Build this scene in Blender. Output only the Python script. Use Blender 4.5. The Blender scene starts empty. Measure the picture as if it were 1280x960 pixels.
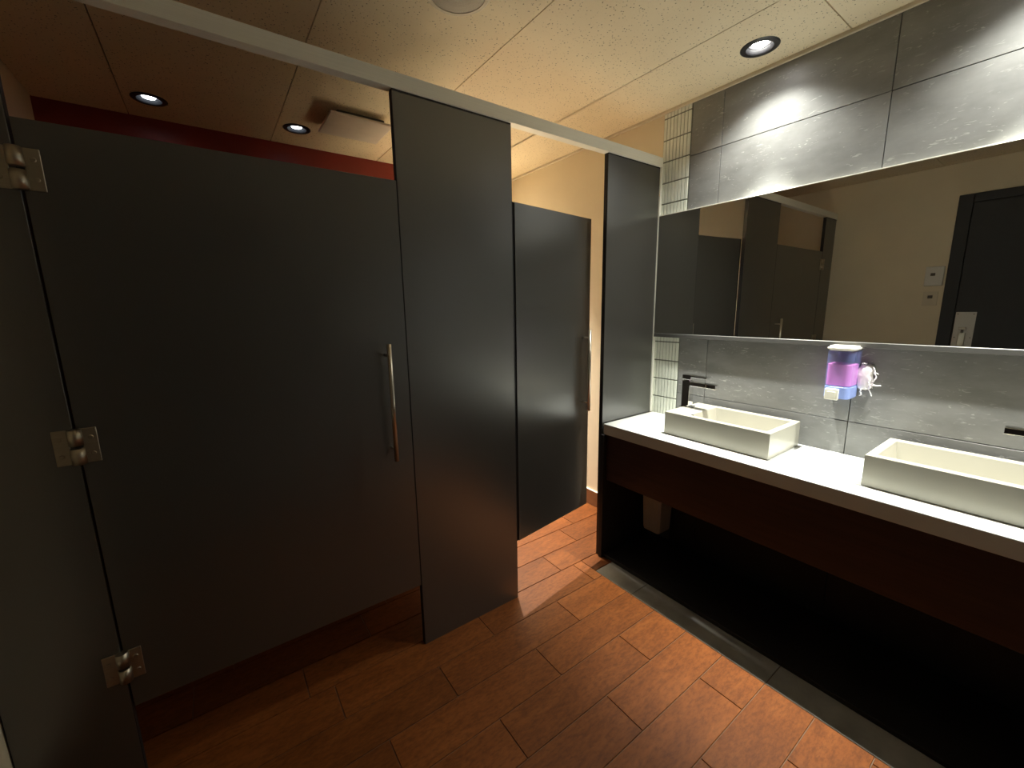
import bpy, bmesh, math, random
from mathutils import Vector, Matrix

# ------------------------------------------------------------------ camera, world, exposure
scene = bpy.context.scene
col = scene.collection
random.seed(7)

cam_d = bpy.data.cameras.new('camera')
cam = bpy.data.objects.new('camera', cam_d)
col.objects.link(cam)
scene.camera = cam
cam_d.sensor_fit = 'HORIZONTAL'
cam_d.sensor_width = 36.0
cam_d.lens = 518.8 / 1280 * 36.0
cam_d.clip_start = 0.02
YAW, PITCH, ROLL = 0.6215, -0.1816, -0.0167
fw = Vector((math.sin(YAW) * math.cos(PITCH), math.cos(YAW) * math.cos(PITCH), math.sin(PITCH)))
r0 = Vector((math.cos(YAW), -math.sin(YAW), 0))
u0 = r0.cross(fw)
rt = math.cos(ROLL) * r0 + math.sin(ROLL) * u0
up = -math.sin(ROLL) * r0 + math.cos(ROLL) * u0
m3 = Matrix((rt, up, -fw)).transposed()
cam.matrix_world = Matrix.Translation((-2.2217, -1.5773, 1.5)) @ m3.to_4x4()

world = bpy.data.worlds.new('world')
scene.world = world
world.use_nodes = True
world.node_tree.nodes['Background'].inputs[0].default_value = (0.9, 0.8, 0.7, 1)
world.node_tree.nodes['Background'].inputs[1].default_value = 0.0

scene.view_settings.view_transform = 'Standard'
scene.view_settings.look = 'None'
scene.view_settings.gamma = 1.0
scene.view_settings.use_curve_mapping = False
scene.view_settings.exposure = 1.0
scene.cycles.max_bounces = 12
scene.cycles.diffuse_bounces = 6
scene.cycles.glossy_bounces = 6
scene.cycles.caustics_reflective = True
scene.cycles.caustics_refractive = False
scene.cycles.sample_clamp_indirect = 4.0
scene.cycles.use_denoising = True

SINK_LAMP_W = 200.0     # downlights over the basins
STALL_LAMP_W = 370.0     # downlight in the stall with the open door
DIM_LAMP_W = 0.5        # worn-out downlights in the other stall

# ------------------------------------------------------------------ room dimensions
WX = -2.81            # left wall
YB = -2.06             # wall behind the camera
YF = 1.65              # wall behind the stalls
H = 2.57               # ceiling
ZH0, ZH1 = 2.277, 2.331  # header rail
X1, X2, X3 = -1.599, -1.077, -0.457  # partition edges
XL = -2.555            # hinge edge of the closed door
DZ0, DZ1 = 0.303, 1.969
ZC = 0.837             # counter top
LAMP_Y = (-0.588, -1.412)

# ------------------------------------------------------------------ materials
def new_mat(name):
    m = bpy.data.materials.new(name)
    m.use_nodes = True
    return m, m.node_tree.nodes, m.node_tree.links, m.node_tree.nodes['Principled BSDF']

def plain(name, rgb, rough=0.5, metal=0.0, spec=None, ior=None, noise=0.0, nscale=20.0, bump=0.0, coat=0.0):
    m, n, l, b = new_mat(name)
    b.inputs['Base Color'].default_value = (*rgb, 1)
    b.inputs['Roughness'].default_value = rough
    b.inputs['Metallic'].default_value = metal
    if spec is not None:
        b.inputs['Specular IOR Level'].default_value = spec
    if ior is not None:
        b.inputs['IOR'].default_value = ior
    if coat:
        b.inputs['Coat Weight'].default_value = coat
        b.inputs['Coat Roughness'].default_value = 0.15
    if noise or bump:
        g = n.new('ShaderNodeNewGeometry')
        t = n.new('ShaderNodeTexNoise')
        t.inputs['Scale'].default_value = nscale
        t.inputs['Detail'].default_value = 6
        l.new(g.outputs['Position'], t.inputs['Vector'])
        if noise:
            r = n.new('ShaderNodeValToRGB')
            r.color_ramp.elements[0].position = 0.3
            r.color_ramp.elements[1].position = 0.7
            r.color_ramp.elements[0].color = (*[c * (1 - noise) for c in rgb], 1)
            r.color_ramp.elements[1].color = (*[min(1, c * (1 + noise)) for c in rgb], 1)
            l.new(t.outputs['Fac'], r.inputs['Fac'])
            l.new(r.outputs['Color'], b.inputs['Base Color'])
        if bump:
            bp = n.new('ShaderNodeBump')
            bp.inputs['Strength'].default_value = bump
            bp.inputs['Distance'].default_value = 0.002
            l.new(t.outputs['Fac'], bp.inputs['Height'])
            l.new(bp.outputs['Normal'], b.inputs['Normal'])
    return m

def position(n, l, scale=(1, 1, 1), jitter=True):
    """world position, scaled, shifted by a random amount for each object"""
    g = n.new('ShaderNodeNewGeometry')
    mp = n.new('ShaderNodeMapping')
    mp.inputs['Scale'].default_value = scale
    l.new(g.outputs['Position'], mp.inputs['Vector'])
    if not jitter:
        return mp.outputs['Vector'], None
    oi = n.new('ShaderNodeObjectInfo')
    ml = n.new('ShaderNodeMath'); ml.operation = 'MULTIPLY'; ml.inputs[1].default_value = 37.0
    l.new(oi.outputs['Random'], ml.inputs[0])
    ad = n.new('ShaderNodeVectorMath'); ad.operation = 'ADD'
    l.new(mp.outputs['Vector'], ad.inputs[0]); l.new(ml.outputs[0], ad.inputs[1])
    return ad.outputs['Vector'], oi.outputs['Random']

def ramp(n, stops, interp='LINEAR'):
    r = n.new('ShaderNodeValToRGB')
    r.color_ramp.interpolation = interp
    e = r.color_ramp.elements
    while len(e) < len(stops):
        e.new(0.5)
    for k, (p, c) in enumerate(stops):
        e[k].position = p
        e[k].color = (*c, 1) if len(c) == 3 else c
    return r

def mat_floor_tile():
    m, n, l, b = new_mat('terracotta_tile')
    v, rnd = position(n, l, (1.0, 4.0, 1.0))
    t = n.new('ShaderNodeTexNoise'); t.inputs['Scale'].default_value = 3.5; t.inputs['Detail'].default_value = 8
    t.inputs['Roughness'].default_value = 0.68; t.inputs['Distortion'].default_value = 0.8
    l.new(v, t.inputs['Vector'])
    r = ramp(n, [(0.25, (0.125, 0.036, 0.0065)), (0.5, (0.172, 0.050, 0.0085)), (0.75, (0.228, 0.072, 0.0145))])
    l.new(t.outputs['Fac'], r.inputs['Fac'])
    v2, _ = position(n, l, (2.4, 6.0, 1.0))
    t2 = n.new('ShaderNodeTexNoise'); t2.inputs['Scale'].default_value = 14; t2.inputs['Detail'].default_value = 6
    t2.inputs['Roughness'].default_value = 0.7
    l.new(v2, t2.inputs['Vector'])
    r2 = ramp(n, [(0.36, (0.62, 0.62, 0.62)), (0.55, (1, 1, 1)), (0.75, (1.2, 1.2, 1.2))])
    l.new(t2.outputs['Fac'], r2.inputs['Fac'])
    mx = n.new('ShaderNodeMix'); mx.data_type = 'RGBA'; mx.blend_type = 'MULTIPLY'; mx.inputs[0].default_value = 0.8
    l.new(r.outputs['Color'], mx.inputs[6]); l.new(r2.outputs['Color'], mx.inputs[7])
    hs = n.new('ShaderNodeHueSaturation')
    mr = n.new('ShaderNodeMapRange'); mr.inputs[3].default_value = 0.86; mr.inputs[4].default_value = 1.12
    l.new(rnd, mr.inputs[0]); l.new(mr.outputs[0], hs.inputs['Value'])
    l.new(mx.outputs[2], hs.inputs['Color']); l.new(hs.outputs['Color'], b.inputs['Base Color'])
    b.inputs['Roughness'].default_value = 0.5
    b.inputs['Specular IOR Level'].default_value = 0.22
    bp = n.new('ShaderNodeBump'); bp.inputs['Strength'].default_value = 0.25; bp.inputs['Distance'].default_value = 0.002
    l.new(t2.outputs['Fac'], bp.inputs['Height']); l.new(bp.outputs['Normal'], b.inputs['Normal'])
    return m

def mat_dark_tile():
    m, n, l, b = new_mat('slate_grey_tile')
    v, rnd = position(n, l, (1.0, 1.0, 2.2))
    t = n.new('ShaderNodeTexNoise'); t.inputs['Scale'].default_value = 5; t.inputs['Detail'].default_value = 7
    t.inputs['Roughness'].default_value = 0.6
    l.new(v, t.inputs['Vector'])
    r = ramp(n, [(0.3, (0.19, 0.19, 0.184)), (0.7, (0.28, 0.28, 0.272))])
    l.new(t.outputs['Fac'], r.inputs['Fac'])
    # short pale scratches, mostly level, gathered in clouds
    v2, _ = position(n, l, (1.0, 9.0, 34.0))
    s = n.new('ShaderNodeTexNoise'); s.inputs['Scale'].default_value = 2.6; s.inputs['Detail'].default_value = 5
    s.inputs['Distortion'].default_value = 1.6
    l.new(v2, s.inputs['Vector'])
    rs = ramp(n, [(0.61, (0, 0, 0)), (0.67, (1, 1, 1))])
    l.new(s.outputs['Fac'], rs.inputs['Fac'])
    c = n.new('ShaderNodeTexNoise'); c.inputs['Scale'].default_value = 7; c.inputs['Detail'].default_value = 3
    l.new(v, c.inputs['Vector'])
    rc = ramp(n, [(0.42, (0, 0, 0)), (0.60, (0.8, 0.8, 0.8))])
    l.new(c.outputs['Fac'], rc.inputs['Fac'])
    mu = n.new('ShaderNodeMath'); mu.operation = 'MULTIPLY'
    l.new(rs.outputs['Color'], mu.inputs[0]); l.new(rc.outputs['Color'], mu.inputs[1])
    mx = n.new('ShaderNodeMix'); mx.data_type = 'RGBA'
    l.new(mu.outputs[0], mx.inputs[0]); l.new(r.outputs['Color'], mx.inputs[6])
    mx.inputs[7].default_value = (0.48, 0.475, 0.45, 1)
    l.new(mx.outputs[2], b.inputs['Base Color'])
    b.inputs['Roughness'].default_value = 0.42
    bp = n.new('ShaderNodeBump'); bp.inputs['Strength'].default_value = 0.15; bp.inputs['Distance'].default_value = 0.002
    l.new(t.outputs['Fac'], bp.inputs['Height']); l.new(bp.outputs['Normal'], b.inputs['Normal'])
    return m

def mat_ceiling():
    m, n, l, b = new_mat('pinholed_ceiling_board')
    v, rnd = position(n, l, (1, 1, 1))
    # fissures and pinholes
    t = n.new('ShaderNodeTexVoronoi'); t.inputs['Scale'].default_value = 85; t.inputs['Randomness'].default_value = 1
    l.new(v, t.inputs['Vector'])
    r = ramp(n, [(0.17, (1, 1, 1)), (0.27, (0, 0, 0))])
    l.new(t.outputs['Distance'], r.inputs['Fac'])
    t2 = n.new('ShaderNodeTexNoise'); t2.inputs['Scale'].default_value = 110; t2.inputs['Detail'].default_value = 3
    l.new(v, t2.inputs['Vector'])
    r2 = ramp(n, [(0.485, (0, 0, 0)), (0.53, (1, 1, 1))])
    l.new(t2.outputs['Fac'], r2.inputs['Fac'])
    mu = n.new('ShaderNodeMath'); mu.operation = 'MULTIPLY'
    l.new(r.outputs['Color'], mu.inputs[0]); l.new(r2.outputs['Color'], mu.inputs[1])
    t3 = n.new('ShaderNodeTexNoise'); t3.inputs['Scale'].default_value = 3; t3.inputs['Detail'].default_value = 4
    l.new(v, t3.inputs['Vector'])
    r3 = ramp(n, [(0.3, (0.78, 0.675, 0.48)), (0.7, (0.85, 0.745, 0.54))])
    l.new(t3.outputs['Fac'], r3.inputs['Fac'])
    mx = n.new('ShaderNodeMix'); mx.data_type = 'RGBA'
    l.new(mu.outputs[0], mx.inputs[0]); l.new(r3.outputs['Color'], mx.inputs[6])
    mx.inputs[7].default_value = (0.20, 0.155, 0.09, 1)
    l.new(mx.outputs[2], b.inputs['Base Color'])
    b.inputs['Roughness'].default_value = 0.75
    return m

def mat_brushed(name, rgb, rough, metal=1.0):
    m, n, l, b = new_mat(name)
    v, _ = position(n, l, (3, 300, 300), jitter=False)
    t = n.new('ShaderNodeTexNoise'); t.inputs['Scale'].default_value = 1.0; t.inputs['Detail'].default_value = 3
    l.new(v, t.inputs['Vector'])
    r = ramp(n, [(0.3, tuple(c * 0.92 for c in rgb)), (0.7, rgb)])
    l.new(t.outputs['Fac'], r.inputs['Fac']); l.new(r.outputs['Color'], b.inputs['Base Color'])
    b.inputs['Metallic'].default_value = metal
    b.inputs['Roughness'].default_value = rough
    return m

def mat_wood():
    m, n, l, b = new_mat('dark_mahogany_laminate')
    v, _ = position(n, l, (4, 1.2, 30), jitter=False)
    t = n.new('ShaderNodeTexNoise'); t.inputs['Scale'].default_value = 3; t.inputs['Detail'].default_value = 6
    l.new(v, t.inputs['Vector'])
    r = ramp(n, [(0.3, (0.030, 0.012, 0.009)), (0.7, (0.052, 0.021, 0.015))])
    l.new(t.outputs['Fac'], r.inputs['Fac']); l.new(r.outputs['Color'], b.inputs['Base Color'])
    b.inputs['Roughness'].default_value = 0.4
    return m

def mat_emit(name, rgb, s):
    m, n, l, b = new_mat(name)
    b.inputs['Base Color'].default_value = (0.8, 0.8, 0.8, 1)
    b.inputs['Emission Color'].default_value = (*rgb, 1)
    b.inputs['Emission Strength'].default_value = s
    return m

def mat_clear(name, rgb, rough=0.08):
    m, n, l, b = new_mat(name)
    b.inputs['Base Color'].default_value = (*rgb, 1)
    b.inputs['Roughness'].default_value = rough
    b.inputs['Alpha'].default_value = 0.24
    return m

M = dict(
    floor=mat_floor_tile(), dark_tile=mat_dark_tile(), ceiling=mat_ceiling(), wood=mat_wood(),
    grout=plain('brown_grout', (0.17, 0.10, 0.06), 0.9, noise=0.2),
    wall_grout=plain('dark_grey_grout', (0.075, 0.075, 0.07), 0.9, noise=0.2),
    grey_floor=plain('lightened_floor_tile', (0.36, 0.355, 0.335), 0.55, noise=0.18, nscale=9, bump=0.1),  # lighter than the wall tile, its colour making up for light missing on the strip
    paint=plain('beige_wall_paint', (0.76, 0.66, 0.48), 0.6, noise=0.04, nscale=3, bump=0.03),
    red=plain('dark_red_wall_paint', (0.23, 0.022, 0.016), 0.5, noise=0.06, nscale=4),
    mosaic=plain('glazed_white_stick_tile', (0.84, 0.87, 0.77), 0.22, noise=0.04, nscale=30),
    mosaic_grout=plain('grey_mosaic_grout', (0.22, 0.235, 0.19), 0.9, noise=0.1),
    trim_line=plain('white_caulk', (0.75, 0.72, 0.62), 0.6, noise=0.05),
    panel=plain('charcoal_partition_laminate', (0.042, 0.040, 0.035), 0.30, spec=1.0, ior=1.75, noise=0.06, nscale=2.5),
    panel_edge=plain('black_partition_edge', (0.012, 0.011, 0.011), 0.5, noise=0.1),
    alu=mat_brushed('brushed_aluminium', (0.88, 0.87, 0.77), 0.4, 0.0),
    steel=mat_brushed('satin_steel', (0.68, 0.63, 0.53), 0.3),
    channel=mat_brushed('dull_grey_channel', (0.11, 0.107, 0.10), 0.5, 0.3),
    hinge_steel=mat_brushed('shaded_hinge_steel', (0.50, 0.45, 0.36), 0.35),  # darker copy of the handle steel; the dim light there is put into the colour
    chrome=plain('polished_chrome', (0.82, 0.82, 0.82), 0.04, 1.0, noise=0.01),
    mirror=plain('mirror_silvering', (0.80, 0.81, 0.78), 0.0, 1.0, noise=0.003, nscale=1),
    mirror_edge=plain('mirror_edge_glass', (0.20, 0.22, 0.20), 0.2, noise=0.05),
    counter=plain('white_solid_surface', (0.62, 0.63, 0.60), 0.3, noise=0.03, nscale=6),
    ceramic=plain('white_glazed_ceramic', (0.455, 0.437, 0.368), 0.3, noise=0.02, nscale=4, coat=0.3),
    black=plain('matt_black_board', (0.010, 0.010, 0.011), 0.7, noise=0.2, nscale=6),
    black_metal=plain('black_baffle_paint', (0.012, 0.012, 0.013), 0.35, noise=0.1),
    door_black=plain('near_black_door_paint', (0.022, 0.021, 0.023), 0.45, noise=0.1, nscale=4),
    base=plain('brown_base_tile', (0.20, 0.085, 0.036), 0.4, noise=0.2, nscale=12),
    cream_metal=plain('cream_painted_metal', (0.66, 0.58, 0.44), 0.5, noise=0.03),
    vent=plain('pale_fan_cover_plastic', (0.66, 0.58, 0.50), 0.5, noise=0.03),
    speaker=plain('grey_speaker_mesh', (0.36, 0.33, 0.27), 0.6, noise=0.15, nscale=400),
    device=plain('off_white_device_plastic', (0.68, 0.66, 0.62), 0.4, noise=0.02),
    dark_plastic=plain('dark_display_plastic', (0.10, 0.085, 0.06), 0.3, noise=0.05),
    white_plastic=plain('white_dispenser_plastic', (0.86, 0.84, 0.74), 0.35, noise=0.02),
    soap=plain('purple_liquid_soap', (0.80, 0.25, 0.72), 0.25, noise=0.04, nscale=30),
    blue=mat_clear('translucent_blue_plastic', (0.32, 0.42, 0.85)),
    blue_solid=plain('milky_blue_plastic', (0.30, 0.40, 0.80), 0.3, noise=0.05, nscale=30),
    silicone=plain('dried_white_adhesive', (0.90, 0.88, 0.86), 0.6, noise=0.05, nscale=60),
    bulb=mat_emit('lamp_lens', (1.0, 0.98, 0.94), 20.0),
    bulb_dim=mat_emit('cool_lamp_lens', (0.82, 0.9, 1.0), 5.0),
    bin=plain('pale_grey_bin_plastic', (0.42, 0.41, 0.37), 0.4, noise=0.05),
)

# ------------------------------------------------------------------ helpers
ORG = {}

def link(name, me, mat, parent, loc):
    if mat is not None and not me.materials:
        me.materials.append(M[mat])
    o = bpy.data.objects.new(name, me)
    col.objects.link(o)
    loc = Vector(loc)
    ORG[o.name] = loc.copy()
    if parent is not None:
        o.parent = parent
        o.location = loc - ORG[parent.name]
    else:
        o.location = loc
    return o

def tag(o, label, cat, group=None):
    o['label'] = label
    o['category'] = cat
    if group:
        o['group'] = group
    return o

def struct(o):
    o['kind'] = 'structure'
    return o

def empty(name, loc, label, cat, group=None):
    o = bpy.data.objects.new(name, None)
    o.empty_display_size = 0.05
    col.objects.link(o)
    o.location = loc
    ORG[o.name] = Vector(loc)
    return tag(o, label, cat, group)

def to_mesh(bm, name, smooth=False):
    bmesh.ops.recalc_face_normals(bm, faces=bm.faces)
    me = bpy.data.meshes.new(name)
    bm.to_mesh(me)
    bm.free()
    if smooth:
        for p in me.polygons:
            p.use_smooth = True
    return me

BOXES = {}

def box_mesh(sx, sy, sz, bevel, mat, seg=1):
    k = (round(sx, 4), round(sy, 4), round(sz, 4), bevel, mat, seg)
    if k in BOXES:
        return BOXES[k]
    bm = bmesh.new()
    bmesh.ops.create_cube(bm, size=1.0)
    for v in bm.verts:
        v.co = Vector((v.co.x * sx, v.co.y * sy, v.co.z * sz))
    if bevel:
        bmesh.ops.bevel(bm, geom=bm.edges[:], offset=bevel, segments=seg, profile=0.5, affect='EDGES')
    me = to_mesh(bm, 'block')
    me.materials.append(M[mat])
    BOXES[k] = me
    return me

def box(name, x0, x1, y0, y1, z0, z1, mat, parent=None, bevel=0.0, seg=1):
    """a block given by world bounds"""
    x0, x1 = sorted((x0, x1)); y0, y1 = sorted((y0, y1)); z0, z1 = sorted((z0, z1))
    me = box_mesh(x1 - x0, y1 - y0, z1 - z0, bevel, mat, seg)
    return link(name, me, mat, parent, ((x0 + x1) / 2, (y0 + y1) / 2, (z0 + z1) / 2))

def lathe(name, prof, centre, mat, parent=None, n=48, closed=False):
    """profile of (radius, z) turned round a vertical axis"""
    bm = bmesh.new()
    rings = []
    for r, z in prof:
        if r < 1e-6:
            rings.append([bm.verts.new((0, 0, z))])
        else:
            rings.append([bm.verts.new((r * math.cos(2 * math.pi * k / n), r * math.sin(2 * math.pi * k / n), z)) for k in range(n)])
    pairs = list(zip(rings, rings[1:]))
    if closed:
        pairs.append((rings[-1], rings[0]))
    for a, b in pairs:
        for k in range(n):
            j = (k + 1) % n
            if len(a) == 1 and len(b) == 1:
                continue
            if len(a) == 1:
                bm.faces.new((a[0], b[k], b[j]))
            elif len(b) == 1:
                bm.faces.new((a[k], b[0], a[j]))
            else:
                bm.faces.new((a[k], b[k], b[j], a[j]))
    return link(name, to_mesh(bm, name), mat, parent, centre)

def rod(name, p0, p1, r, mat, parent=None, n=20, bevel=0.001):
    p0, p1 = Vector(p0), Vector(p1)
    d = p1 - p0
    L = d.length
    bm = bmesh.new()
    bmesh.ops.create_cone(bm, cap_ends=True, segments=n, radius1=r, radius2=r, depth=L)
    if bevel:
        es = [e for e in bm.edges if abs(e.verts[0].co.z - e.verts[1].co.z) < 1e-6]
        bmesh.ops.bevel(bm, geom=es, offset=bevel, segments=2, affect='EDGES')
    q = Vector((0, 0, 1)).rotation_difference(d.normalized()).to_matrix().to_4x4()
    bmesh.ops.transform(bm, matrix=q, verts=bm.verts)
    me = to_mesh(bm, name)
    for p in me.polygons:
        p.use_smooth = len(p.vertices) == 4
    return link(name, me, mat, parent, (p0 + p1) / 2)

def prism(name, pts, z0, z1, mat, parent=None, bevel=0.0, centre=None):
    """outline in x, y pulled up from z0 to z1"""
    if centre is None:
        centre = (sum(p[0] for p in pts) / len(pts), sum(p[1] for p in pts) / len(pts), z0)
    bm = bmesh.new()
    lo = [bm.verts.new((x - centre[0], y - centre[1], z0 - centre[2])) for x, y in pts]
    f = bm.faces.new(lo)
    ex = bmesh.ops.extrude_face_region(bm, geom=[f])
    for v in ex['geom']:
        if isinstance(v, bmesh.types.BMVert):
            v.co.z += z1 - z0
    if bevel:
        es = [e for e in bm.edges if abs(e.verts[0].co.z - e.verts[1].co.z) < 1e-6]
        bmesh.ops.bevel(bm, geom=es, offset=bevel, segments=3, affect='EDGES')
    return link(name, to_mesh(bm, name), mat, parent, centre)

def tube(name, pts, r, mat, parent=None, n=8):
    """a bent tube with round ends along points"""
    pts = [Vector(p) for p in pts]
    c = sum(pts, Vector()) / len(pts)
    bm = bmesh.new()
    prev = None
    for i, p in enumerate(pts):
        d = (pts[min(i + 1, len(pts) - 1)] - pts[max(i - 1, 0)]).normalized()
        a = d.orthogonal().normalized() if prev is None else (prev - d * prev.dot(d)).normalized()
        prev = a
        b = d.cross(a)
        rr = r * (0.6 if i in (0, len(pts) - 1) else 1)
        ring = [bm.verts.new(p - c + (a * math.cos(2 * math.pi * k / n) + b * math.sin(2 * math.pi * k / n)) * rr) for k in range(n)]
        if i:
            for k in range(n):
                bm.faces.new((last[k], ring[k], ring[(k + 1) % n], last[(k + 1) % n]))
        else:
            bm.faces.new(ring[::-1])
        last = ring
    bm.faces.new(last)
    return link(name, to_mesh(bm, name, True), mat, parent, c)

# ------------------------------------------------------------------ the setting
GAP = 0.0032
# floor: mortar bed and its tiles
floor = struct(box('floor', WX - 0.1, 0.1, YB - 0.1, YF + 0.1, -0.14, -0.004, 'grout'))
PITCH_Y, LEN = 0.172, 0.667
JOINT = {-8: -0.52, -7: -1.30, -6: -0.95, -5: -0.62, -4: -0.83, -3: -1.057, -2: -0.771, -1: -1.136, 0: -0.858, 1: -1.214, 2: -0.937,
         3: -0.652, 4: -0.743, 5: -0.45, 6: -0.98, 7: -0.62, 8: -0.86, 9: -0.53, 10: -0.75, 11: -0.48, 12: -0.9, 13: -0.6}
for k in range(-9, 14):
    y0 = -0.66 + PITCH_Y * k
    y1 = y0 + PITCH_Y
    y0c, y1c = max(y0, YB), min(y1, YF)
    if y1c - y0c < 0.02:
        continue
    spans = [(y0c, y1c, -0.585 if y1c <= -0.09 else 0.0)]
    if y0c < -0.09 < y1c:
        spans = [(y0c, y1c, -0.585), (-0.09, y1c, 0.0)]
    for si, (ya, yb, xe) in enumerate(spans):
        j0 = JOINT.get(k, -0.7)
        xs = [j0 + LEN * q for q in range(-6, 6)]
        lo = WX if si == 0 else -0.585
        cuts = [lo] + [x for x in xs if lo + 0.03 < x < xe - 0.03] + [xe]
        for a, b in zip(cuts, cuts[1:]):
            box('floor_tile', a + GAP / 2, b - GAP / 2, ya + GAP / 2, yb - GAP / 2, -0.012, 0.0, 'floor', floor, 0.0012)
ys = [-0.09, -0.343, -1.004, -1.665, YB]
for a, b in zip(ys, ys[1:]):
    box('floor_tile', -0.585 + GAP / 2, -0.02, b + GAP / 2, a - GAP / 2, -0.012, 0.0, 'grey_floor', floor, 0.0012)

# ceiling: deck above, hung boards below
ceiling = struct(box('ceiling', WX - 0.1, 0.1, YB - 0.1, YF + 0.1, H + 0.14, H + 0.24, 'cream_metal'))
LAMPS = [(-0.19, LAMP_Y[0]), (-0.19, LAMP_Y[1]), (-0.42, 1.36), (-1.665, 1.36), (-2.338, 1.38)]

def board(x0, x1, y0, y1):
    cx, cy = (x0 + x1) / 2, (y0 + y1) / 2
    bm = bmesh.new()
    vs = [bm.verts.new((x - cx, y - cy, 0)) for x, y in ((x0, y0), (x1, y0), (x1, y1), (x0, y1))]
    es = [bm.edges.new((vs[i], vs[(i + 1) % 4])) for i in range(4)]
    for lx, ly in LAMPS:
        if x0 < lx < x1 and y0 < ly < y1:
            c = [bm.verts.new((lx - cx + 0.062 * math.cos(2 * math.pi * q / 32), ly - cy + 0.062 * math.sin(2 * math.pi * q / 32), 0)) for q in range(32)]
            es += [bm.edges.new((c[q], c[(q + 1) % 32])) for q in range(32)]
    r = bmesh.ops.triangle_fill(bm, edges=es, use_beauty=True)
    fs = [f for f in r['geom'] if isinstance(f, bmesh.types.BMFace)]
    ex = bmesh.ops.extrude_face_region(bm, geom=fs)
    for v in ex['geom']:
        if isinstance(v, bmesh.types.BMVert):
            v.co.z += 0.016
    return link('ceiling_board', to_mesh(bm, 'ceiling_board'), 'ceiling', ceiling, (cx, cy, H))

cxs = [0.0, -0.423, -1.096, -1.772, -2.446, WX]
splits = [[-0.853], [-1.53], [-0.95], [-1.4], [-0.7]]
G2 = 0.0045
for i in range(5):
    yy = [YB] + splits[i] + [YF]
    for a, b in zip(yy, yy[1:]):
        board(cxs[i + 1] + G2 / 2, cxs[i] - G2 / 2, a + G2 / 2, b - G2 / 2)
box('backing', WX, 0.0, YB, YF, H + 0.10, H + 0.12, 'black', ceiling)

# walls
wall_right = struct(box('wall_right', 0.012, 0.12, YB - 0.1, YF + 0.1, -0.14, H + 0.24, 'wall_grout'))
box('painted_panel', 0.0, 0.012, 0.0, YF, 0.0, H + 0.02, 'paint', wall_right)
wall_left = struct(box('wall_left', WX - 0.12, WX, YB - 0.1, YF + 0.1, -0.14, H + 0.24, 'paint'))
wall_near = struct(box('wall_near', WX, 0.012, YB - 0.12, YB, -0.14, H + 0.24, 'dark_tile'))
wall_far = struct(box('wall_far', WX, 0.012, YF, YF + 0.12, -0.14, H + 0.24, 'paint'))
box('painted_panel', WX, -0.90, YF - 0.004, YF, 0.0, H + 0.02, 'red', wall_far)
# slate tiles of the basin wall
yj = [-0.172, -0.343, -1.004, -1.665, YB]
zj = [0.0, 0.331, 0.658, 0.985, 1.312, 1.639, 1.966, 2.293, H]
for a, b in zip(yj, yj[1:]):
    for c, d in zip(zj, zj[1:]):
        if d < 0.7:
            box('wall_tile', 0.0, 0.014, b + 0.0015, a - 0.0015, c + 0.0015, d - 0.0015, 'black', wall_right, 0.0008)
        else:
            box('wall_tile', 0.0, 0.014, b + 0.0015, a - 0.0015, c + 0.0015, d - 0.0015, 'dark_tile', wall_right, 0.0008)
# strip of white stick mosaic beside the partition
box('mosaic_backing', 0.003, 0.012, -0.170, 0.0, 0.70, H, 'mosaic_grout', wall_right)
zm = [0.943 + 0.1133 * (i - 2) for i in range(18)]
for i, (c, d) in enumerate(zip(zm, zm[1:])):
    if d < ZC or c > H - 0.02 or (c > 1.40 and d < 1.95):
        continue
    for q in range(8):
        y1 = -0.0015 - q * 0.0211
        box('mosaic_stick', -0.002, 0.008, y1 - 0.0174, y1, c + 0.0035, min(d - 0.0035, H - 0.002), 'mosaic', wall_right, 0.0012)
# narrow moulding where ceiling and basin wall meet
trim_1 = struct(box('trim_1', -0.014, 0.0, YB, YF, H - 0.016, H, 'cream_metal', None, 0.002))
# tile base in the stall and along the painted walls
baseboard_right = struct(box('baseboard_right', -0.012, 0.0, 0.03, YF, 0.0, 0.117, 'base', None, 0.002))
box('caulk_line', -0.013, 0.0, 0.03, YF, 0.117, 0.121, 'trim_line', baseboard_right)
baseboard_left = struct(box('baseboard_left', WX, WX + 0.012, -0.78, YF, 0.0, 0.117, 'base', None, 0.002))

# black entrance door on the left wall, seen in the mirror
door_1 = struct(box('door_1', WX - 0.004, WX + 0.012, -1.7235, -0.8965, 0.008, 2.2535, 'door_black', None, 0.002))
for y0, y1, z0, z1 in ((-0.896, -0.812, 0, 2.322), (-1.80, -1.724, 0, 2.322), (-1.724, -0.896, 2.254, 2.322)):
    box('door_frame', WX, WX + 0.022, y0, y1, z0, z1, 'door_black', door_1, 0.003)
pl = box('push_plate', WX + 0.012, WX + 0.015, -1.020, -0.904, 1.03, 1.406, 'device', door_1, 0.001)
for yy in (-0.917, -1.006):
    for zz in (1.39, 1.20):
        rod('screw', (WX + 0.014, yy, zz), (WX + 0.017, yy, zz), 0.004, 'dark_plastic', pl, 10, 0.0005)
box('lock_body', WX + 0.015, WX + 0.035, -0.978, -0.938, 1.13, 1.24, 'steel', pl, 0.004, 2)
box('thumb_turn', WX + 0.035, WX + 0.055, -0.980, -0.936, 1.265, 1.285, 'steel', pl, 0.004, 2)
box('lock_stem', WX + 0.015, WX + 0.035, -0.964, -0.950, 1.235, 1.275, 'dark_plastic', pl, 0.002)

# ------------------------------------------------------------------ partition
hr = empty('header_rail', (WX, 0.012, ZH0), 'long brushed aluminium rail running along the top of the stall partition', 'rail')
box('rail_body', WX + 0.002, -0.001, -0.006, 0.03, ZH0 + 0.005, ZH1, 'alu', hr, 0.0015)
box('bottom_lip', WX + 0.002, -0.001, -0.009, 0.033, ZH0, ZH0 + 0.005, 'alu', hr, 0.001)

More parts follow.
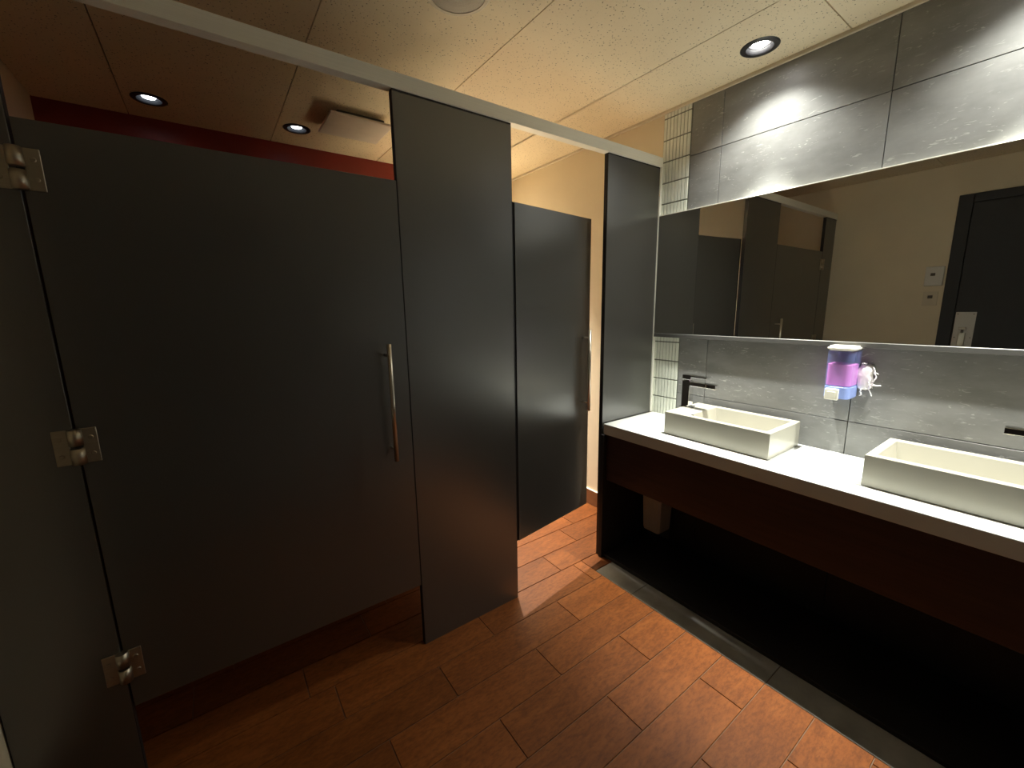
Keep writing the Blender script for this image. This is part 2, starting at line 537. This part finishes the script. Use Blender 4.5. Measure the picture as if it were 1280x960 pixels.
def panel(x0, x1, z0, z1, label, edge_left=True):
    p = empty('partition_panel', ((x0 + x1) / 2, 0.0125, z0), label, 'panel')
    box('face_board', x0, x1, 0.0, 0.025, z0, z1, 'panel', p, 0.001)
    box('edge_band', x0 - 0.0015, x0, 0.0005, 0.0245, z0 + 0.001, z1 - 0.001, 'panel_edge', p)
    box('edge_band', x1, x1 + 0.0015, 0.0005, 0.0245, z0 + 0.001, z1 - 0.001, 'panel_edge', p)
    box('top_channel', x0, x1, -0.001, 0.026, z1, z1 + 0.006, 'panel_edge', p)
    return p

panel(X1, X2, 0.0, ZH0 - 0.006, 'wide charcoal partition panel between the closed stall door and the open one')
panel(X3, -0.022, 0.0, ZH0 - 0.006, 'charcoal partition panel standing against the mosaic tile behind the counter end')
panel(WX + 0.004, XL - 0.003, 0.0, ZH0 - 0.006, 'narrow charcoal partition post carrying the hinges of the closed stall door')
ch = box('wall_channel', -0.021, -0.0025, -0.008, 0.033, ZC + 0.001, ZH0 - 0.001, 'alu', None, 0.002)
tag(ch, 'slim upright aluminium channel fixing the partition to the mosaic tile strip', 'channel')
dv = empty('stall_divider', (-1.12, 0.84, DZ0), 'charcoal divider board standing between the two toilet stalls', 'panel')
box('face_board', -1.132, -1.108, 0.027, YF - 0.006, DZ0, ZH0, 'panel', dv, 0.001)
for z in (0.6, 1.7):
    box('wall_bracket', -1.14, -1.10, YF - 0.03, YF - 0.005, z, z + 0.08, 'steel', dv, 0.002)

def hinge(parent, x, z, y=0.0, flip=1, half=False):
    """stainless leaf hinge, x at the pin; z at the bottom"""
    hh = 0.098
    c = (x, y - 0.004, z + hh / 2)
    h = box('hinge', x + 0.012 * flip, x + 0.043 * flip, y - 0.005, y - 0.0005, z, z + hh, 'hinge_steel', parent, 0.0012)
    if not half:
        box('post_leaf', x - 0.045 * flip, x - 0.014 * flip, y - 0.005, y - 0.0005, z, z + hh, 'hinge_steel', h, 0.0012)
    for za, zb in ((z + hh * 0.54, z + hh), (z, z + hh * 0.46)):
        rod('knuckle', (x, y - 0.008, za), (x, y - 0.008, zb), 0.0155, 'hinge_steel', h, 24, 0.002)
    for zz in (z + 0.026, z + 0.072):
        for xx in ((x + 0.030 * flip,) if half else (x + 0.030 * flip, x - 0.032 * flip)):
            rod('screw', (xx, y - 0.004, zz), (xx, y - 0.0085, zz), 0.0055, 'hinge_steel', h, 12, 0.001)
    return h

def pull(parent, x, z0, z1, y=0.0):
    hnd = rod('pull_handle', (x, y - 0.05, z0), (x, y - 0.05, z1), 0.0085, 'steel', parent)
    for z in (z0 + 0.045, z1 - 0.045):
        rod('standoff', (x, y - 0.05, z), (x, y - 0.0005, z), 0.005, 'steel', hnd, 14, 0.0005)
    return hnd

cd = empty('stall_door', (XL, 0.0125, DZ0), 'charcoal toilet stall door shut flush beside the wide partition panel', 'door')
box('door_board', XL + 0.003, X1 - 0.004, 0.0, 0.025, DZ0, DZ1, 'panel', cd, 0.001)
box('edge_band', X1 - 0.004, X1 - 0.0026, 0.0005, 0.0245, DZ0, DZ1, 'panel_edge', cd)
pull(cd, -1.690, 0.914, 1.374)
for z in (1.803, 1.098, 0.402):
    hinge(cd, XL, z)

HX, HY = -1.046, 0.022
od = empty('stall_door', (HX, HY, DZ0), 'charcoal toilet stall door standing slightly ajar into the lit stall', 'door')
OW = 0.583
box('door_board', HX, HX + OW, HY, HY + 0.025, DZ0, DZ1, 'panel', od, 0.001)
box('edge_band', HX + OW, HX + OW + 0.0015, HY + 0.0005, HY + 0.0245, DZ0, DZ1, 'panel_edge', od)
box('gap_shade_strip', HX - 0.018, HX, HY + 0.006, HY + 0.022, DZ0, DZ1, 'panel_edge', od)  # black strip standing in for the shaded gap between door and panel
pull(od, HX + OW - 0.062, 0.914, 1.374, HY)
od.rotation_euler.z = math.radians(8.0)

# ------------------------------------------------------------------ downlights, loudspeaker, fan cover
def downlight(i, x, y, watts, mat, colour, label, angle=48, spill=0.115, spread=124):
    d = empty('downlight', (x, y, H), label, 'downlight')
    lathe('trim_ring', [(0.050, H - 0.0005), (0.052, H - 0.004), (0.070, H - 0.004), (0.075, H - 0.001), (0.075, H + 0.0), (0.060, H + 0.004)], (x, y, 0), 'black_metal', d, closed=True)
    lathe('baffle', [(0.051, H - 0.002), (0.046, H + 0.014), (0.044, H + 0.016), (0.036, H + 0.038), (0.0, H + 0.040)], (x, y, 0), 'black_metal', d)
    lathe('lamp_lens', [(0.0, H + 0.004), (0.018, H + 0.005), (0.027, H + 0.008), (0.030, H + 0.014), (0.030, H + 0.036), (0.0, H + 0.037)], (x, y, 0), mat, d)
    # a reflector lamp: a strong narrow beam and a faint wide spill
    for nm, w, size, blend in (('downlight_beam', watts, angle, 0.9), ('downlight_spill', watts * spill, spread, 1.0)):
        ld = bpy.data.lights.new(nm, 'SPOT')
        ld.energy = w
        ld.color = colour
        ld.spot_size = math.radians(size)
        ld.spot_blend = blend
        ld.shadow_soft_size = 0.016
        lo = bpy.data.objects.new(nm, ld)
        col.objects.link(lo)
        lo.parent = d
        lo.location = (0, 0, -0.016)
    return d

downlight(0, -0.19, LAMP_Y[0], SINK_LAMP_W, 'bulb', (0.98, 0.985, 0.90), 'lit black rimmed ceiling downlight above the sink beside the mosaic strip')
downlight(1, -0.19, LAMP_Y[1], SINK_LAMP_W, 'bulb', (0.98, 0.985, 0.90), 'lit black rimmed ceiling downlight above the sink farther from the stalls')
downlight(2, -0.42, 1.36, STALL_LAMP_W, 'bulb', (1.0, 0.93, 0.82), 'lit black rimmed ceiling downlight inside the stall with the open door', 84, 0.12, 100)
downlight(3, -1.665, 1.36, DIM_LAMP_W, 'bulb_dim', (1.0, 0.95, 0.9), 'small dim downlight next to the fan cover over the closed stall')
downlight(4, -2.338, 1.38, DIM_LAMP_W, 'bulb_dim', (0.85, 0.92, 1.0), 'small bluish downlight over the closed stall away from the fan cover')

sp = empty('ceiling_speaker', (-1.40, -0.148, H), 'round grey ceiling loudspeaker with a beige rim above the stall partition', 'speaker')
lathe('rim', [(0.098, H), (0.098, H - 0.010), (0.110, H - 0.010), (0.117, H - 0.004), (0.117, H)], (-1.40, -0.148, 0), 'cream_metal', sp, closed=True)
lathe('grille', [(0.0, H - 0.012), (0.06, H - 0.011), (0.098, H - 0.008), (0.098, H - 0.001), (0.0, H - 0.001)], (-1.40, -0.148, 0), 'speaker', sp)

fc = empty('exhaust_fan_cover', (-1.40, 1.08, H), 'square pale fan cover hanging below the ceiling of the closed stall', 'vent')
box('housing', -1.53, -1.27, 0.97, 1.20, H - 0.028, H, 'dark_plastic', fc, 0.002)
box('cover_plate', -1.575, -1.235, 0.925, 1.235, H - 0.040, H - 0.028, 'vent', fc, 0.004, 2)

# ------------------------------------------------------------------ vanity
YE = YB + 0.002
va = empty('vanity_base', (-0.23, -1.03, 0), 'dark mahogany vanity front with black end panel under the white counter', 'vanity')
box('apron', -0.447, -0.425, YE, -0.028, 0.500, 0.774, 'wood', va, 0.001)
box('end_panel', -0.470, -0.004, -0.027, -0.003, 0.001, 0.774, 'black', va, 0.001)
box('plinth', -0.448, -0.004, YE, -0.0275, 0.0005, 0.022, 'black', va, 0.001)
ct = box('countertop', -0.457, -0.003, YE, -0.0095, 0.775, ZC, 'counter', None, 0.003, 2)
tag(ct, 'long white solid surface counter carrying the two sinks along the tiled wall', 'countertop')

def sink(y_deck, sgn, label):
    """rectangular vessel basin; y_deck is the faucet end, the basin runs along sgn * y"""
    x0, x1 = -0.350, -0.040
    L = 0.507
    zt = 0.957
    cx, cy = (x0 + x1) / 2, y_deck + sgn * L / 2
    bm = bmesh.new()
    def ring(xa, xb, ya, yb, z):
        return [bm.verts.new((x - cx, y - cy, z - ZC)) for x, y in ((xa, ya), (xb, ya), (xb, yb), (xa, yb))]
    ya, yb = y_deck, y_deck + sgn * L
    da, db = y_deck + sgn * 0.118, yb - sgn * 0.026
    xi, xo = x0 + 0.026, x1 - 0.026
    R = [ring(x0 + 0.002, x1 - 0.002, ya + sgn * 0.002, yb - sgn * 0.002, ZC + 0.0005),
         ring(x0, x1, ya, yb, ZC + 0.003),
         ring(x0, x1, ya, yb, zt - 0.003),
         ring(x0 + 0.003, x1 - 0.003, ya + sgn * 0.003, yb - sgn * 0.003, zt),
         ring(xi - 0.003, xo + 0.003, da - sgn * 0.003, db + sgn * 0.003, zt),
         ring(xi, xo, da, db, zt - 0.004),
         ring(xi + 0.012, xo - 0.012, da + sgn * 0.014, db - sgn * 0.012, zt - 0.080),
         ring(xi + 0.03, xo - 0.03, da + sgn * 0.03, db - sgn * 0.03, zt - 0.092)]
    for a, b in zip(R, R[1:]):
        for k in range(4):
            bm.faces.new((a[k], a[(k + 1) % 4], b[(k + 1) % 4], b[k]))
    bm.faces.new(R[0]); bm.faces.new(R[-1])
    s = empty('vessel_sink', (cx, cy, ZC), label, 'sink')
    link('basin', to_mesh(bm, 'basin'), 'ceramic', s, (cx, cy, ZC))
    ym = (da + db) / 2
    lathe('drain', [(0.0, zt - 0.087), (0.016, zt - 0.087), (0.022, zt - 0.089), (0.024, zt - 0.092), (0.0, zt - 0.092)], (cx, ym, 0), 'chrome', s, 28)
    box('overflow_cover', xi + 0.002, xi + 0.030, da - sgn * 0.002, da + sgn * 0.010, zt - 0.020, zt - 0.003, 'chrome', s, 0.002)
    return s

sink(-0.332, -1, 'white rectangular vessel sink on the counter beside the mosaic tile strip')
sink(-1.664, 1, 'white rectangular vessel sink on the counter farther from the stall partition')

def faucet(y_post, sgn, label):
    """square mixer; the spout runs along sgn * y"""
    x, z = -0.178, 0.957
    f = empty('faucet', (x, y_post, z), label, 'faucet')
    def b(name, xa, xb, ya, yb, za, zb, bev=0.0015, par=None):
        return box(name, x + xa, x + xb, y_post + sgn * ya, y_post + sgn * yb, z + za, z + zb, 'chrome', par or f, bev, 2)
    b('base_plate', -0.030, 0.030, -0.028, 0.036, 0.0005, 0.006)
    b('body', -0.021, 0.021, -0.021, 0.021, 0.006, 0.146)
    sp_ = b('spout', -0.020, 0.020, 0.0212, 0.160, 0.120, 0.140)
    rod('aerator', (x, y_post + sgn * 0.146, z + 0.1205), (x, y_post + sgn * 0.146, z + 0.116), 0.010, 'steel', sp_, 16, 0.0005)
    b('neck', -0.016, 0.016, -0.016, 0.016, 0.146, 0.152)
    lv = b('lever', -0.021, 0.021, -0.022, 0.026, 0.152, 0.176)
    b('blade', -0.021, 0.021, 0.0262, 0.112, 0.166, 0.174, 0.001, lv)
    return f

faucet(-0.347, -1, 'square chrome faucet on the sink beside the mosaic tile strip')
faucet(-1.616, 1, 'square chrome faucet on the sink farther from the stall partition')

# mirror over the basins
mi = empty('wall_mirror', (-0.011, -1.03, 1.332), 'wide frameless wall mirror above the two sinks', 'mirror')
box('glass', -0.020, -0.003, YE, -0.010, 1.335, 2.009, 'mirror', mi, 0.0)
box('bottom_channel', -0.026, -0.003, YE, -0.010, 1.312, 1.334, 'channel', mi, 0.002)
box('top_edge', -0.0205, -0.003, YE, -0.010, 2.0095, 2.014, 'alu', mi, 0.0005)
box('side_edge', -0.0205, -0.003, -0.0098, -0.0085, 1.335, 2.009, 'mirror_edge', mi)

# ------------------------------------------------------------------ soap dispenser
def rounded(xb, xf, y0, y1, r, n=6):
    """plan of a box against the wall at xb with rounded front corners at xf (< xb); y0 < y1"""
    pts = [(xb, y1), (xb, y0)]
    for k in range(n + 1):
        a = math.pi / 2 * k / n
        pts.append((xf + r - r * math.sin(a), y0 + r - r * math.cos(a)))
    for k in range(n + 1):
        a = math.pi / 2 * k / n
        pts.append((xf + r - r * math.cos(a), y1 - r + r * math.sin(a)))
    return pts

DY0, DY1, DXF = -1.022, -0.930, -0.105
sd = empty('soap_dispenser', (-0.05, (DY0 + DY1) / 2, 1.095), 'blue and white wall soap dispenser half full of purple soap', 'soap dispenser')
prism('base_cup', rounded(-0.003, DXF, DY0, DY1, 0.022), 1.098, 1.150, 'blue_solid', sd, 0.003)
tank = prism('tank', rounded(-0.003, DXF - 0.001, DY0 - 0.001, DY1 + 0.001, 0.022), 1.151, 1.300, 'blue', sd, 0.001)
prism('liquid_soap', rounded(-0.007, DXF + 0.003, DY0 + 0.003, DY1 - 0.003, 0.02), 1.153, 1.243, 'soap', tank, 0.001)
prism('cap', rounded(-0.003, DXF - 0.006, DY0 - 0.005, DY1 + 0.005, 0.026), 1.301, 1.320, 'white_plastic', sd, 0.007)
bt = box('push_button', DXF - 0.012, DXF - 0.0003, -0.990, -0.940, 1.092, 1.140, 'white_plastic', sd, 0.005, 3)
box('button_pad', DXF - 0.0145, DXF - 0.0121, -0.980, -0.950, 1.102, 1.128, 'white_plastic', bt, 0.001, 2)
rnd = random.Random(11)
AY, AZ = -1.044, 1.190
sheet = []
for k in range(22):
    a = 2 * math.pi * k / 22
    sheet.append((0.060 * math.sin(a) * rnd.uniform(0.9, 1.05), 0.036 * math.cos(a) * rnd.uniform(0.72, 1.15)))
bm = bmesh.new()
base_l = [bm.verts.new((0.019, y, z)) for z, y in sheet]
mid_l = [bm.verts.new((rnd.uniform(0.007, 0.010), y * 0.86, z * 0.88)) for z, y in sheet]
in_l = [bm.verts.new((rnd.uniform(0.004, 0.007), y * 0.45, z * 0.5)) for z, y in sheet]
ctr = bm.verts.new((0.006, 0, 0))
for k in range(22):
    j = (k + 1) % 22
    bm.faces.new((base_l[k], base_l[j], mid_l[j], mid_l[k]))
    bm.faces.new((mid_l[k], mid_l[j], in_l[j], in_l[k]))
    bm.faces.new((in_l[k], in_l[j], ctr))
bm.faces.new(base_l)
ad = link('dried_adhesive', to_mesh(bm, 'dried_adhesive', True), 'silicone', sd, (-0.022, AY, AZ))

def strand(start, length, seed):
    r_ = random.Random(seed)
    y, z = start
    h = r_.uniform(-0.6, 0.6) - math.pi / 2
    pts = []
    for q in range(9):
        pts.append((-0.012 - 0.008 * r_.random(), y, z))
        h += r_.uniform(-0.75, 0.75)
        y += math.cos(h) * length / 8 * 0.8
        z += math.sin(h) * length / 8
    tube('adhesive_strand', pts, 0.0020 + 0.0008 * r_.random(), 'silicone', ad, 6)

for k, (y, z, ln) in enumerate([(-1.070, 1.232, 0.04), (-1.074, 1.212, 0.05), (-1.076, 1.185, 0.045), (-1.072, 1.165, 0.04), (-1.064, 1.150, 0.045),
                                (-1.052, 1.142, 0.040), (-1.040, 1.138, 0.035), (-1.060, 1.170, 0.05), (-1.046, 1.250, 0.025)]):
    strand((y, z), ln, 40 + k)

# ------------------------------------------------------------------ bin under the counter
wb = empty('waste_bin', (-0.12, -0.15, 0.12), 'small pale plastic bin under the counter next to the black end panel', 'bin')
bm = bmesh.new()
def bring(s, z):
    return [bm.verts.new((x * s * 0.075, y * s * 0.070, z)) for x, y in ((-1, -0.8), (-0.8, -1), (0.8, -1), (1, -0.8), (1, 0.8), (0.8, 1), (-0.8, 1), (-1, 0.8))]
B = [bring(0.80, 0.0), bring(0.84, 0.01), bring(1.0, 0.33), bring(1.06, 0.335), bring(1.06, 0.35), bring(0.97, 0.35), bring(0.80, 0.02)]
for a, b in zip(B, B[1:]):
    for k in range(8):
        bm.faces.new((a[k], a[(k + 1) % 8], b[(k + 1) % 8], b[k]))
bm.faces.new(B[0]); bm.faces.new(B[-1])
link('bucket', to_mesh(bm, 'bucket'), 'bin', wb, (-0.10, -0.145, 0.125))
box('wall_bracket', -0.032, -0.001, -0.17, -0.12, 0.30, 0.44, 'steel', wb, 0.002)

# ------------------------------------------------------------------ wall devices seen in the mirror
th = empty('thermostat', (WX, -0.75, 1.62), 'off white thermostat with a small dark display by the black door', 'thermostat')
box('case', WX + 0.0005, WX + 0.030, -0.797, -0.684, 1.623, 1.781, 'device', th, 0.006, 3)
box('display', WX + 0.030, WX + 0.0315, -0.747, -0.718, 1.705, 1.728, 'dark_plastic', th, 0.0005)
sw = empty('light_switch', (WX, -0.742, 1.46), 'beige switch plate with a dark toggle below the thermostat', 'switch')
box('plate', WX + 0.0005, WX + 0.007, -0.779, -0.687, 1.460, 1.576, 'cream_metal', sw, 0.002, 2)
box('toggle', WX + 0.007, WX + 0.017, -0.748, -0.718, 1.520, 1.545, 'dark_plastic', sw, 0.002)
